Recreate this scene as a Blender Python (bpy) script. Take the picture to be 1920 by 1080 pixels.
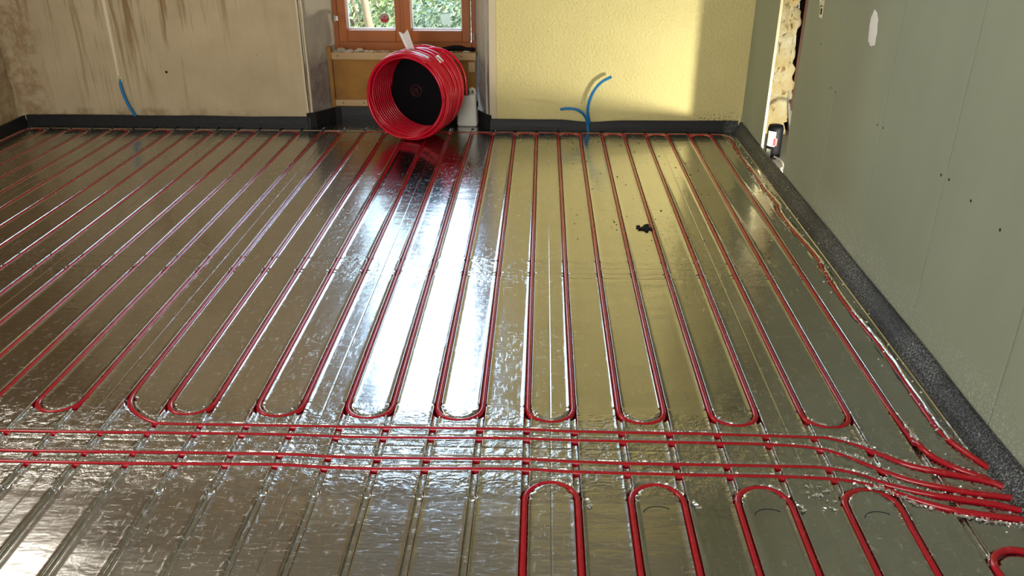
import bpy, bmesh, math, random
import numpy as np
from mathutils import Vector, Matrix, noise as mn

# ------------------------------------------------------------------ scene, camera, light
for o in list(bpy.data.objects): bpy.data.objects.remove(o)
SC = bpy.context.scene
COL = SC.collection
random.seed(7)
SC.view_settings.view_transform = 'Standard'
SC.view_settings.look = 'None'
SC.view_settings.exposure = 0.15
SC.view_settings.gamma = 1.0
SC.view_settings.use_curve_mapping = False

YAW, PITCH, ROLL, FPX = 0.035352, 0.456075, 0.0000954, 1557.17
cam = bpy.data.cameras.new('camera'); cam_o = bpy.data.objects.new('camera', cam); COL.objects.link(cam_o)
cam.sensor_width = 36.0; cam.lens = FPX / 1920 * 36.0; cam.clip_start = 0.02; cam.clip_end = 300
_f = Vector((-math.sin(YAW)*math.cos(PITCH), math.cos(YAW)*math.cos(PITCH), -math.sin(PITCH)))
_r = Vector((math.cos(YAW), math.sin(YAW), 0)); _u = _r.cross(_f)
cam_o.matrix_world = Matrix(((_r.x, _u.x, -_f.x, 0.0243), (_r.y, _u.y, -_f.y, 0.0), (_r.z, _u.z, -_f.z, 1.3105), (0, 0, 0, 1)))
SC.camera = cam_o

world = bpy.data.worlds.new('sky'); SC.world = world; world.use_nodes = True
wn = world.node_tree; wn.nodes.clear()
wo = wn.nodes.new('ShaderNodeOutputWorld'); wb = wn.nodes.new('ShaderNodeBackground')
ws = wn.nodes.new('ShaderNodeTexSky'); ws.sky_type = 'NISHITA'; ws.sun_disc = False
ws.sun_elevation = math.radians(32); ws.sun_rotation = math.radians(110); ws.dust_density = 2.0
wm = wn.nodes.new('ShaderNodeMixRGB'); wm.inputs[0].default_value = 0.6; wm.inputs[2].default_value = (1.0, 1.25, 1.6, 1)
wn.links.new(ws.outputs[0], wm.inputs[1]); wn.links.new(wm.outputs[0], wb.inputs[0]); wn.links.new(wb.outputs[0], wo.inputs[0])
wb.inputs[1].default_value = 6.3

def light(name, kind, loc, target, energy, color=(1, 1, 1), **kw):
    d = bpy.data.lights.new(name, kind); d.energy = energy; d.color = color
    for k, v in kw.items(): setattr(d, k, v)
    o = bpy.data.objects.new(name, d); COL.objects.link(o); o.location = loc
    o.rotation_euler = (Vector(target) - Vector(loc)).to_track_quat('-Z', 'Y').to_euler()
    return o
light('sunlight', 'SUN', (8, 4, 9), (0, 9, 0), 9.0, (1, .90, .72), angle=.01)
# daylight fill added before the closed rear wall and in the made-up left window
light('rear_fill', 'AREA', (-0.9, -1.12, 1.55), (-0.5, 4.0, 0.9), 94, (1, .965, .90), shape='RECTANGLE', size=2.4, size_y=1.3)
light('left_glare_fill', 'AREA', (-3.10, 3.1, 2.58), (0.5, 3.0, 0.0), 20, (1, .95, .86), shape='RECTANGLE', size=1.4, size_y=0.5)
# sunlight thrown in low through the doorway from the next room's floor
light('doorway_glow', 'AREA', (1.50, 3.77, 0.012), (0.0, 4.75, 0.40), 22, (1, .94, .74), shape='DISK', size=0.06)

# ------------------------------------------------------------------ helpers
def newmesh(name, verts, faces, mat=None, parent=None, smooth=False):
    me = bpy.data.meshes.new(name); me.from_pydata([tuple(v) for v in verts], [], faces); me.update()
    if mat: me.materials.append(mat)
    if smooth: me.polygons.foreach_set('use_smooth', [True]*len(me.polygons))
    o = bpy.data.objects.new(name, me); COL.objects.link(o)
    if parent: o.parent = parent
    return o
class MB:
    def __init__(s): s.v = []; s.f = []
    def add(s, vs, fs):
        n = len(s.v); s.v += [Vector(v) for v in vs]; s.f += [tuple(i+n for i in f) for f in fs]; return s
    def box(s, a, b):
        x0, y0, z0 = a; x1, y1, z1 = b
        return s.add([(x0,y0,z0),(x1,y0,z0),(x1,y1,z0),(x0,y1,z0),(x0,y0,z1),(x1,y0,z1),(x1,y1,z1),(x0,y1,z1)],
                     [(0,3,2,1),(4,5,6,7),(0,1,5,4),(1,2,6,5),(2,3,7,6),(3,0,4,7)])
    def prism(s, pts, y0, y1, axis='Y'):
        n = len(pts); P = []
        for t in (y0, y1):
            for a, b in pts:
                P.append((a, t, b) if axis == 'Y' else ((t, a, b) if axis == 'X' else (a, b, t)))
        fs = [tuple(range(n)), tuple(reversed(range(n, 2*n)))] + [(i, (i+1) % n + 0, (i+1) % n + n, i+n) for i in range(n)]
        return s.add(P, fs)
    def tube(s, pts, r, sides=12, caps=True):
        pts = [Vector(p) for p in pts]; n = len(pts)
        T = []
        for i in range(n):
            t = pts[min(i+1, n-1)] - pts[max(i-1, 0)]; T.append(t.normalized())
        up = Vector((0, 0, 1)) if abs(T[0].z) < .9 else Vector((1, 0, 0))
        u = T[0].cross(up).normalized(); vs = []; fs = []
        for i in range(n):
            u = (u - T[i]*u.dot(T[i])).normalized(); w = T[i].cross(u)
            rr = r[i] if isinstance(r, (list, tuple)) else r
            for k in range(sides):
                a = 2*math.pi*k/sides; vs.append(pts[i] + (u*math.cos(a) + w*math.sin(a))*rr)
        for i in range(n-1):
            for k in range(sides):
                k2 = (k+1) % sides; fs.append((i*sides+k, i*sides+k2, (i+1)*sides+k2, (i+1)*sides+k))
        if caps: fs += [tuple(reversed(range(sides))), tuple(range((n-1)*sides, n*sides))]
        return s.add(vs, fs)
    def build(s, name, mat, parent=None, smooth=False, bevel=0, flip=True):
        o = newmesh(name, s.v, s.f, mat, parent)
        bm = bmesh.new(); bm.from_mesh(o.data)
        if flip: bmesh.ops.recalc_face_normals(bm, faces=bm.faces)
        if bevel:
            es = [e for e in bm.edges if len(e.link_faces) == 2 and e.calc_face_angle(0) > .5]
            bmesh.ops.bevel(bm, geom=es, offset=bevel, segments=2, affect='EDGES', profile=.6)
        bm.to_mesh(o.data); bm.free()
        if smooth: o.data.polygons.foreach_set('use_smooth', [True]*len(o.data.polygons))
        return o
def tag(o, label=None, cat=None, group=None, kind=None):
    if label: o['label'] = label
    if cat: o['category'] = cat
    if group: o['group'] = group
    if kind: o['kind'] = kind
    return o
def empty(name, loc=(0, 0, 0), rz=0):
    o = bpy.data.objects.new(name, None); COL.objects.link(o); o.location = loc; o.rotation_euler = (0, 0, rz)
    o.empty_display_size = .05; return o
def spline(P, step=.012):
    P = [Vector(p) for p in P]; out = [P[0]]
    for i in range(len(P)-1):
        p0 = P[max(i-1, 0)]; p1 = P[i]; p2 = P[i+1]; p3 = P[min(i+2, len(P)-1)]
        n = max(1, int((p2-p1).length/step))
        for k in range(1, n+1):
            t = k/n
            out.append(.5*((2*p1) + (p2-p0)*t + (2*p0-5*p1+4*p2-p3)*t*t + (3*p1-p0-3*p2+p3)*t**3))
    return out

# ------------------------------------------------------------------ materials
def mat(name, color, rough=.6, metal=0, **kw):
    m = bpy.data.materials.new(name); m.use_nodes = True; nt = m.node_tree
    b = nt.nodes['Principled BSDF']; b.inputs['Base Color'].default_value = (*color, 1)
    b.inputs['Roughness'].default_value = rough; b.inputs['Metallic'].default_value = metal
    for k, v in kw.items(): b.inputs[k.replace('_', ' ')].default_value = v
    return m
class NT:
    def __init__(s, m):
        s.n = m.node_tree.nodes; s.l = m.node_tree.links; s.b = s.n['Principled BSDF']
        s.tc = s.n.new('ShaderNodeTexCoord').outputs['Object']
    def noise(s, scale, detail=3, rough=.5, stretch=None, vec=None, out=0, dist=0):
        v = vec or s.tc
        if stretch:
            mp = s.n.new('ShaderNodeMapping'); mp.inputs['Scale'].default_value = stretch; s.l.new(v, mp.inputs[0]); v = mp.outputs[0]
        t = s.n.new('ShaderNodeTexNoise'); t.inputs['Scale'].default_value = scale; t.inputs['Detail'].default_value = detail
        t.inputs['Roughness'].default_value = rough; t.inputs['Distortion'].default_value = dist
        s.l.new(v, t.inputs['Vector']); return t.outputs[out]
    def voro(s, scale, stretch=None, feature='F1'):
        v = s.tc
        if stretch:
            mp = s.n.new('ShaderNodeMapping'); mp.inputs['Scale'].default_value = stretch; s.l.new(v, mp.inputs[0]); v = mp.outputs[0]
        t = s.n.new('ShaderNodeTexVoronoi'); t.feature = feature; t.inputs['Scale'].default_value = scale; s.l.new(v, t.inputs['Vector']); return t.outputs['Distance']
    def ramp(s, fac, stops):
        r = s.n.new('ShaderNodeValToRGB'); e = r.color_ramp.elements
        while len(e) < len(stops): e.new(.5)
        for i, (p, c) in enumerate(stops):
            e[i].position = p; e[i].color = (*c, 1) if isinstance(c, (tuple, list)) else (c, c, c, 1)
        s.l.new(fac, r.inputs[0]); return r.outputs[0]
    def mix(s, fac, a, b, mode='MIX'):
        m = s.n.new('ShaderNodeMixRGB'); m.blend_type = mode
        for i, x in enumerate((fac, a, b)):
            if hasattr(x, 'node'): s.l.new(x, m.inputs[i])
            elif i == 0: m.inputs[0].default_value = x
            else: m.inputs[i].default_value = (*x, 1)
        return m.outputs[0]
    def math(s, op, a, b=0.0):
        m = s.n.new('ShaderNodeMath'); m.operation = op
        for i, x in enumerate((a, b)):
            if hasattr(x, 'node'): s.l.new(x, m.inputs[i])
            else: m.inputs[i].default_value = x
        return m.outputs[0]
    def axis(s, k):
        m = s.n.new('ShaderNodeSeparateXYZ'); s.l.new(s.tc, m.inputs[0]); return m.outputs[k]
    def band(s, v, a, b, soft):
        m = s.n.new('ShaderNodeMapRange'); m.inputs[1].default_value = a-soft; m.inputs[2].default_value = a; s.l.new(v, m.inputs[0])
        m2 = s.n.new('ShaderNodeMapRange'); m2.inputs[1].default_value = b; m2.inputs[2].default_value = b+soft
        m2.inputs[3].default_value = 1; m2.inputs[4].default_value = 0; s.l.new(v, m2.inputs[0])
        return s.math('MULTIPLY', m.outputs[0], m2.outputs[0])
    def color(s, o): s.l.new(o, s.b.inputs['Base Color'])
    def rough(s, o): s.l.new(o, s.b.inputs['Roughness'])
    def bump(s, h, strength, dist, chain=None):
        b = s.n.new('ShaderNodeBump'); b.inputs['Strength'].default_value = strength; b.inputs['Distance'].default_value = dist
        s.l.new(h, b.inputs['Height'])
        if chain: s.l.new(chain, b.inputs['Normal'])
        s.l.new(b.outputs[0], s.b.inputs['Normal']); return b.outputs[0]

M = {}
# foil covered floor panels
m = M['foil'] = mat('foil', (.60, .585, .55), .2, 1.0); n = NT(m)
y = n.axis(1)
tz = n.band(y, 1.62, 1.84, .09); bz = n.band(y, 2.72, 2.93, .03)
wr = n.noise(38, 4, .6, dist=.6); big = n.noise(2.2, 3, .5, (1, .5, 1))
scr = n.noise(30, 5, .65, (3.2, .8, 1), dist=.4); scr2 = n.noise(45, 4, .7, (.7, 3.0, 1), dist=.8)
scm = n.ramp(scr, [(.56, 0), (.70, 1)]); scm2 = n.ramp(scr2, [(.60, 0), (.68, 1)])
sc_ = n.mix(1.0, scm, scm2, 'ADD')
patch = n.ramp(n.noise(1.7, 4, .6), [(.38, .3), (.58, 1)])
smask = n.mix(1.0, sc_, patch, 'MULTIPLY')
speck = n.ramp(n.voro(120), [(.035, 1), (.06, 0)]); speckm = n.ramp(n.noise(6, 2), [(.5, 0), (.62, 1)])
spk = n.mix(1.0, speck, speckm, 'MULTIPLY')
c = n.mix(n.mix(1.0, smask, (.45, .45, .45), 'MULTIPLY'), (.50, .49, .465), (.80, .80, .80))
dirt = n.ramp(n.noise(3.3, 5, .7), [(.52, 0), (.7, 1)])
c = n.mix(n.mix(1.0, dirt, (.25, .25, .25), 'MULTIPLY'), c, (.36, .34, .30))
c = n.mix(spk, c, (.9, .9, .88)); n.color(c)
rg = n.mix(1.0, n.mix(1.0, smask, (.20, .20, .20), 'MULTIPLY'), n.ramp(big, [(.3, .13), (.7, .21)]), 'ADD'); n.rough(rg)
zz = n.math('ADD', n.math('MULTIPLY', tz, 1.0), n.math('MULTIPLY', bz, .35))
h1 = n.math('MULTIPLY', wr, n.math('ADD', zz, .07))
b1 = n.bump(n.noise(7, 4, .6, (.4, 1.2, 1)), .32, .008)
b1 = n.bump(n.noise(5, 3, .5, (1, .5, 1)), .3, .006, b1)
b2 = n.bump(h1, .6, .007, b1)
n.bump(smask, .22, .0006, b2)

def red_pipe():
    m = mat('red_pipe', (.40, .003, .014), .2, 0, Coat_Weight=.3); n = NT(m)
    n.color(n.mix(n.ramp(n.noise(60, 3), [(.6, 0), (.72, .35)]), (.40, .003, .014), (.50, .08, .08)))
    return m
M['pipe'] = red_pipe()
m = M['coilred'] = mat('red_coil_pipe', (.60, .002, .025), .22)
m = M['blue'] = mat('blue_tube', (.0, .19, .52), .35)
m = M['yellow'] = mat('yellow_render', (.80, .70, .33), .85); n = NT(m)
n.color(n.mix(n.ramp(n.noise(5, 4), [(.3, 0), (.7, .4)]), (.80, .71, .34), (.72, .62, .28)))
mold = n.math('MULTIPLY', n.math('MULTIPLY', n.band(n.axis(2), -.1, .07, .05), n.band(n.axis(0), .96, 1.15, .06)), n.ramp(n.noise(90, 3, .6), [(.56, 0), (.62, 1)]))
n.color(n.mix(mold, n.mix(n.ramp(n.noise(5, 4), [(.3, 0), (.7, .4)]), (.80, .71, .34), (.72, .62, .28)), (.05, .05, .03)))
n.bump(n.noise(75, 3, .55, dist=.5), .9, .010)
m = M['plaster'] = mat('stained_plaster', (.55, .46, .32), .9); n = NT(m)
base = n.mix(n.ramp(n.noise(2.5, 5, .6), [(.3, 0), (.7, 1)]), (.60, .50, .33), (.46, .37, .235))
st = n.noise(2.2, 5, .62, (9, 1, .55), dist=.3)
fade = n.n.new('ShaderNodeMapRange'); fade.inputs[1].default_value = .05; fade.inputs[2].default_value = .75; n.l.new(n.axis(2), fade.inputs[0])
left = n.n.new('ShaderNodeMapRange'); left.inputs[1].default_value = -1.45; left.inputs[2].default_value = -2.1; n.l.new(n.axis(0), left.inputs[0])
sm = n.math('MULTIPLY', n.ramp(st, [(.52, 0), (.64, 1)]), n.math('MULTIPLY', n.math('ADD', fade.outputs[0], .18), n.math('ADD', left.outputs[0], .12)))
fine = n.ramp(n.noise(5, 3, .6, (22, 1, .5), dist=.2), [(.60, 0), (.67, 1)])
sm2 = n.math('MULTIPLY', fine, n.math('MULTIPLY', fade.outputs[0], left.outputs[0]))
c = n.mix(n.math('MULTIPLY', sm, .8), base, (.27, .17, .08)); c = n.mix(n.math('MULTIPLY', sm2, .75), c, (.14, .08, .04))
corner = n.math('MULTIPLY', n.band(n.axis(0), -3.2, -2.93, .09), n.ramp(n.noise(14, 5, .7), [(.42, 0), (.6, 1)]))
c = n.mix(n.math('MULTIPLY', corner, .8), c, (.33, .21, .11))
low = n.math('MULTIPLY', n.band(n.axis(2), -.1, .085, .03), n.ramp(n.noise(12, 4, .7), [(.45, 0), (.6, 1)]))
c = n.mix(n.math('MULTIPLY', n.math('MULTIPLY', low, left.outputs[0]), .6), c, (.28, .19, .09))
pit = n.ramp(n.voro(9), [(.02, 1), (.03, 0)]); c = n.mix(n.math('MULTIPLY', pit, .8), c, (.08, .05, .03))
n.color(c); n.bump(n.noise(22, 5, .6, (1, 1, .5)), .35, .006)
m = M['reveal'] = mat('shaded_reveal', (.45, .42, .38), .9); n = NT(m)
zf = n.n.new('ShaderNodeMapRange'); zf.inputs[1].default_value = .46; zf.inputs[2].default_value = .40; n.l.new(n.math('ADD', n.axis(2), n.math('MULTIPLY', n.noise(9, 4), .12)), zf.inputs[0])
c = n.mix(zf.outputs[0], n.mix(n.noise(7, 5), (.62, .58, .48), (.45, .40, .30)), n.mix(n.ramp(n.noise(13, 5, .65), [(.4, 0), (.65, 1)]), (.24, .20, .18), (.38, .34, .31)))  # coil's shadow painted into the colour: lit tone above, shaded tone below
n.color(c); n.bump(n.noise(16, 6, .65), .7, .012)
m = M['board'] = mat('moisture_board', (.27, .30, .225), .75); n = NT(m)
c = n.mix(n.ramp(n.noise(3, 4, .5, (1, 1, .4)), [(.3, 0), (.7, 1)]), (.30, .335, .25), (.265, .295, .22))
dust = n.math('MULTIPLY', n.band(n.axis(2), -.2, .055, .16), n.ramp(n.noise(160, 3, .8), [(.52, 0), (.66, 1)]))
dust = n.math('MULTIPLY', dust, n.ramp(n.noise(2.5, 3), [(.38, .2), (.6, 1)]))
c = n.mix(n.math('MULTIPLY', dust, .75), c, (.75, .78, .72)); n.color(c); n.bump(n.noise(120, 2), .08, .002)
M['gypsum'] = mat('gypsum_edge', (.62, .57, .36), .9)
m = M['foam'] = mat('black_foam', (.008, .0085, .011), .55); n = NT(m)
dm = n.math('MULTIPLY', n.ramp(n.noise(190, 4, .8), [(.50, 0), (.60, 1)]), n.math('MULTIPLY', n.band(n.axis(0), 1.10, 1.3, .02), n.ramp(n.noise(3.5, 3), [(.35, .35), (.6, 1)])))
n.color(n.mix(n.math('MULTIPLY', dm, .62), (.008, .0085, .011), (.45, .47, .48))); n.bump(n.noise(60, 3), .4, .004)
m = M['wood'] = mat('varnished_wood', (.33, .10, .016), .38); n = NT(m)
n.color(n.mix(n.noise(7, 5, .6, (1, 1, .12)), (.42, .115, .008), (.25, .058, .004))); n.bump(n.noise(30, 3, .5, (1, 1, .08)), .1, .002)
m = M['woodh'] = mat('varnished_wood_rail', (.33, .10, .016), .38); n = NT(m)
n.color(n.mix(n.noise(7, 5, .6, (.12, 1, 1)), (.42, .115, .008), (.25, .058, .004)))
m = M['ply'] = mat('plywood', (.42, .24, .085), .75); n = NT(m)
n.color(n.mix(n.ramp(n.noise(3, 6, .65, (1, 1, 1.4)), [(.35, 0), (.65, 1)]), (.42, .21, .032), (.26, .115, .03))); n.bump(n.noise(40, 3), .15, .003)
m = M['batten'] = mat('raw_batten', (.55, .38, .20), .8); n = NT(m)
kn = n.ramp(n.voro(5.5), [(.05, 1), (.11, 0)])
n.color(n.mix(kn, n.mix(n.noise(4, 4, .6, (.3, 1, 5)), (.60, .43, .25), (.44, .29, .14)), (.20, .09, .04)))
m = M['rubble'] = mat('rubble_mortar', (.72, .63, .40), .95); n = NT(m)
c = n.mix(n.ramp(n.noise(9, 6, .65), [(.35, 0), (.62, 1)]), (.60, .54, .37), (.48, .36, .16)); c = n.mix(n.ramp(n.noise(17, 4), [(.62, 0), (.7, 1)]), c, (.25, .14, .033))
n.color(c); n.bump(n.noise(24, 5, .6), .8, .02)
M['clay'] = mat('clay_brick', (.50, .20, .08), .9)
M['darkwood'] = mat('dark_wood', (.10, .035, .012), .6)
M['black'] = mat('black_plastic', (.003, .003, .005), .6, Specular_IOR_Level=.15)
M['dark'] = mat('dark_hole', (.012, .010, .008), .9)
M['white'] = mat('white_plastic', (.72, .71, .66), .4, Subsurface_Weight=.1)
M['paper'] = mat('white_paper', (.80, .79, .80), .7)
M['green'] = mat('green_cap', (.008, .06, .035), .4)
M['metal'] = mat('zinc', (.65, .65, .62), .35, 1.0)
M['concrete'] = mat('concrete', (.32, .30, .27), .9)
M['rawwall'] = mat('raw_wall', (.48, .46, .43), .9)
M['ceil'] = mat('ceiling_plaster', (.55, .53, .49), .9)
M['chalk'] = mat('filler', (.82, .83, .84), .9)
M['cream'] = mat('cream_strip', (.66, .57, .40), .8)
M['ink'] = mat('blue_ink', (.01, .035, .07), .6)
M['red'] = mat('red_print', (.45, .02, .03), .5)
M['greyconduit'] = mat('grey_conduit', (.30, .28, .24), .6)
m = M['stone'] = mat('rubble_bits', (.50, .44, .34), .95); n = NT(m); n.color(n.mix(n.noise(30, 3), (.60, .54, .44), (.36, .30, .22)))
m = M['glass'] = bpy.data.materials.new('glass'); m.use_nodes = True; nt = m.node_tree; nt.nodes.clear()
go = nt.nodes.new('ShaderNodeOutputMaterial'); gm = nt.nodes.new('ShaderNodeMixShader'); gt = nt.nodes.new('ShaderNodeBsdfTransparent'); gg = nt.nodes.new('ShaderNodeBsdfGlossy')
gg.inputs['Roughness'].default_value = .02; gt.inputs[0].default_value = (.93, .96, .95, 1); gf = nt.nodes.new('ShaderNodeFresnel'); gf.inputs[0].default_value = 1.45
nt.links.new(gf.outputs[0], gm.inputs[0]); nt.links.new(gt.outputs[0], gm.inputs[1]); nt.links.new(gg.outputs[0], gm.inputs[2]); nt.links.new(gm.outputs[0], go.inputs[0])
def leafmat(name, a, b):
    m = mat(name, a, .6); n = NT(m); n.color(n.mix(n.ramp(n.noise(14, 2), [(.35, 0), (.65, 1)]), a, b)); return m
M['leafA'] = leafmat('green_leaves', (.05, .085, .03), (.13, .17, .06))
M['leafB'] = leafmat('yellow_green_leaves', (.16, .17, .04), (.40, .36, .08))
M['leafC'] = leafmat('dark_leaves', (.02, .045, .025), (.06, .10, .06))
m = M['bark'] = mat('bark', (.34, .27, .19), .9); n = NT(m); n.color(n.mix(n.noise(9, 5, .6, (1, 1, .3)), (.17, .125, .075), (.06, .045, .03))); n.bump(n.noise(20, 4, .6, (1, 1, .3)), .5, .02)
m = M['ground'] = mat('garden_ground', (.16, .15, .08), .95); n = NT(m); n.color(n.mix(n.noise(3, 5), (.20, .22, .09), (.24, .19, .12)))

# ------------------------------------------------------------------ pipe runs (plan view, metres)
P = .125; RA = .0625; YA = 1.92; YB = 4.6345; Y2 = 1.5435; YT = 4.713
PZ = -.0068; PR = .0078
def arc(i, j, y, s, nseg=14):           # from groove i to groove j, bulging towards s
    cx = (i+j)/2*P; r = abs(j-i)/2*P; sg = 1 if j > i else -1
    return [(cx - sg*r*math.cos(math.pi*k/nseg), y + s*r*math.sin(math.pi*k/nseg)) for k in range(nseg+1)]
def line(x, a, b, step=.03):
    n = max(1, int(abs(b-a)/step)); return [(x, a + (b-a)*k/n) for k in range(n+1)]
def sm2(L, step=.012): return [(p.x, p.y) for p in spline([(a, b, 0) for a, b in L], step)]
T1 = [(1.154,1.622),(1.104,1.644),(1.019,1.670),(.955,1.697),(.900,1.742),(.853,1.780),(.799,1.806),(.753,1.812),(.509,1.816),(.43,1.817),(.121,1.816),(-.007,1.820),(-.252,1.819),(-.502,1.815),(-.758,1.814),(-.965,1.812),(-1.01,1.820),(-1.045,1.838),(-1.085,1.869),(-1.110,1.900),(-1.122,1.935),(-1.125,1.98)]
T2 = [(1.165,1.577),(1.10,1.587),(1.036,1.600),(.954,1.630),(.897,1.666),(.821,1.727),(.751,1.764),(.625,1.777),(.424,1.778),(.12,1.777),(-.006,1.780),(-.134,1.778),(-.39,1.772),(-.49,1.771),(-.62,1.775),(-.878,1.773),(-1.139,1.769),(-1.4,1.766),(-1.9,1.766),(-2.5,1.766),(-2.93,1.768),(-2.985,1.80),(-3.0,1.86)]
T3 = [(1.153,1.533),(1.087,1.557),(.98,1.581),(.88,1.624),(.823,1.661),(.762,1.682),(.70,1.688),(.485,1.687),(.263,1.686),(.118,1.688),(-.005,1.694),(-.127,1.691),(-.384,1.686),(-.506,1.687),(-.607,1.692),(-.846,1.690),(-1.097,1.686),(-1.349,1.683),(-2.0,1.683),(-2.95,1.683)]
T4 = [(1.150,1.503),(1.066,1.516),(.984,1.536),(.911,1.577),(.859,1.612),(.80,1.634),(.743,1.643),(.624,1.648),(.477,1.647),(.403,1.646),(.116,1.648),(-.004,1.654),(-.173,1.651),(-.376,1.643),(-.51,1.644),(-.61,1.650),(-.732,1.648),(-1.075,1.641),(-1.324,1.640),(-2.0,1.640),(-2.95,1.640)]
L8 = [(1.0,2.06),(1.0,1.96),(1.004,1.88),(1.010,1.80),(1.020,1.745),(1.046,1.705),(1.075,1.678),(1.109,1.654),(1.153,1.612)]
L9 = [(1.0,4.713),(1.055,4.705),(1.088,4.67),(1.098,4.60),(1.086,4.40),(1.084,4.226),(1.090,4.0),(1.086,3.805),(1.096,3.60),(1.078,3.468),(1.087,3.23),(1.101,3.004),(1.091,2.839),(1.085,2.566),(1.097,2.327),(1.096,2.105),(1.094,1.95),(1.094,1.87),(1.100,1.80),(1.125,1.735),(1.155,1.675)]
T1s, T2s, T3s, T4s, L8s, L9s = [sm2(L) for L in (T1, T2, T3, T4, L8, L9)]
left_run = list(T1s)
i = -9; up = True
while i > -24:
    if up: left_run += line(i*P, 2.0 if i == -9 else YA, YB) + arc(i, i-1, YB, 1)
    else: left_run += line(i*P, YB, YA) + arc(i, i-1, YA, -1)
    i -= 1; up = not up
left_run += line(-24*P, YB, 1.88) + list(reversed(T2s))
right_run = list(reversed(L9s)) + [(x, YT) for x in np.arange(.97, -.95, -.03)]
right_run += sm2([(-.95, YT), (-.975, 4.706), (-.993, 4.688), (-1.0, 4.66), (-1.0, 4.60)])
up = False; i = -8
while True:
    if not up:
        if i == 8: break
        right_run += line(i*P, YB if i > -8 else 4.58, YA) + arc(i, i+1, YA, -1)
    else: right_run += line(i*P, YA, YB) + arc(i, i+1, YB, 1)
    i += 1; up = not up
right_run += line(8*P, YB, 2.08) + L8s
front_run = []
i = 0; up = True; ylow = .95
front_run += line(0, .55, ylow)
while i < 8:
    front_run += line(i*P, ylow, Y2) + arc(i, i+1, Y2, 1) + line((i+1)*P, Y2, ylow)
    if i + 2 < 8: front_run += arc(i+1, i+2, ylow, -1)
    i += 2
front_run += arc(7, 8, ylow, -1)
front_run += line(8*P, ylow, 1.345) + [(a, b) for a, b in arc(8, 9, 1.345, 1)] + line(9*P, 1.345, .6)

# ------------------------------------------------------------------ floor: one height field with pressed grooves
X0, X1, Yn, Yf = -3.06, 1.150, -1.2, 4.795
xs = [X0]
for k in range(-24, 10):
    c = k*P
    for d in (-.0135, -.012, -.0105, -.0095, -.0085, -.007, -.005, -.0025, 0, .0025, .005, .007, .0085, .0095, .0105, .012, .0135): xs.append(c+d)
    if k < 9:
        for d in np.linspace(.022, .103, 12): xs.append(c+d)
        if (k % 5) == 0: xs += [c+.0610, c+.0625, c+.0640]
xs += [1.06, 1.07, 1.08, 1.0865, 1.093, 1.099, 1.105, 1.1285, 1.131, 1.134, X1]
xs = np.array(sorted(set(np.round([x for x in xs if X0 <= x <= X1], 5))))
ys = [Yn, 0, .5, .8] + list(np.arange(.86, 1.28, .02)) + list(np.arange(1.28, 1.46, .005)) + list(np.arange(1.46, 1.945, .0029)) + list(np.arange(1.96, 2.72, .03)) \
   + list(np.arange(2.74, 2.94, .004)) + list(np.arange(2.96, 3.64, .03)) + list(np.arange(3.66, 3.74, .005)) + list(np.arange(3.76, 4.57, .03)) + list(np.arange(4.58, 4.735, .0029)) + [4.74, 4.76, 4.78, Yf]
ys = np.array(sorted(set(np.round(ys, 5))))
nx, ny = len(xs), len(ys)
D = np.full((ny, nx), 9.0)       # distance to the nearest deep groove
S = np.full((ny, nx), 9.0)       # distance to shallow pressed arcs
def stamp(F, poly, rad=.03):
    poly = np.array(poly)
    for a, b in zip(poly[:-1], poly[1:]):
        lo = np.minimum(a, b) - rad; hi = np.maximum(a, b) + rad
        i0, i1 = np.searchsorted(xs, (lo[0], hi[0])); j0, j1 = np.searchsorted(ys, (lo[1], hi[1]))
        if i1 <= i0 or j1 <= j0: continue
        gx, gy = xs[i0:i1][None, :], ys[j0:j1][:, None]; d = b - a; L = (d**2).sum() + 1e-12
        t = np.clip(((gx-a[0])*d[0] + (gy-a[1])*d[1])/L, 0, 1)
        q = np.hypot(gx-a[0]-t*d[0], gy-a[1]-t*d[1]); F[j0:j1, i0:i1] = np.minimum(F[j0:j1, i0:i1], q)
for k in range(-24, 9): stamp(D, [(k*P, .87), (k*P, 4.83)])
stamp(D, [(9*P, .87), (9*P, 1.345)])
for L in (T1s, T2s, T3s, T4s, L8s, L9s): stamp(D, L)
stamp(D, [(-3.02, YT), (1.0, YT)])
for L in (left_run, right_run, front_run):
    A_ = np.array(L); msk = ((A_[:, 1] < YA+.001) & (A_[:, 1] > 1.84)) | (A_[:, 1] > YB-.001) | ((A_[:, 1] > Y2-.001) & (A_[:, 1] < 1.62)) | (A_[:, 1] < 1.42) & (A_[:, 0] > .99)
    for q in range(len(L)-1):
        if msk[q] and msk[q+1]: stamp(D, L[q:q+2])
for k in range(-24, 8):
    stamp(S, arc(k, k+1, YA, -1)); stamp(S, arc(k, k+1, YB, 1)); stamp(S, arc(k, k+1, Y2, 1))
    if k < 5: stamp(S, arc(k, k+1, 2.955, -1))
G = 1.0 + 0*ys[:, None]
for yy in (2.905, 2.80, 2.775, 1.925, 1.545): G = np.maximum(G, 1 + .45*np.clip(1 - np.abs(ys[:, None]-yy)/.007, 0, 1))
PD = np.full((ny, nx), 9.0)
for L in (left_run, right_run, front_run, T3s, T4s): stamp(PD, L, .02)
rg_ = .0088*G
H = np.where(D < rg_, -.006 - np.sqrt(np.maximum(rg_**2 - D**2, 0))*.95, 0)
H = np.where((D < rg_) & (D > rg_*.86), np.maximum(H, -.010*(1-(D-rg_*.86)/(rg_*.14))), H)
lip = np.exp(-((D-.0108)/.0021)**2)*.0015; H = np.where(D >= rg_, H + lip*np.where(ys[:, None] > 4.66, .35, 1), H)
H = H + np.where(D > .012, np.exp(-((S-.004)/.0022)**2)*.0011 - np.exp(-((S+.001)/.004)**2)*.0010, 0)
XX, YY = np.meshgrid(xs, ys)
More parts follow.
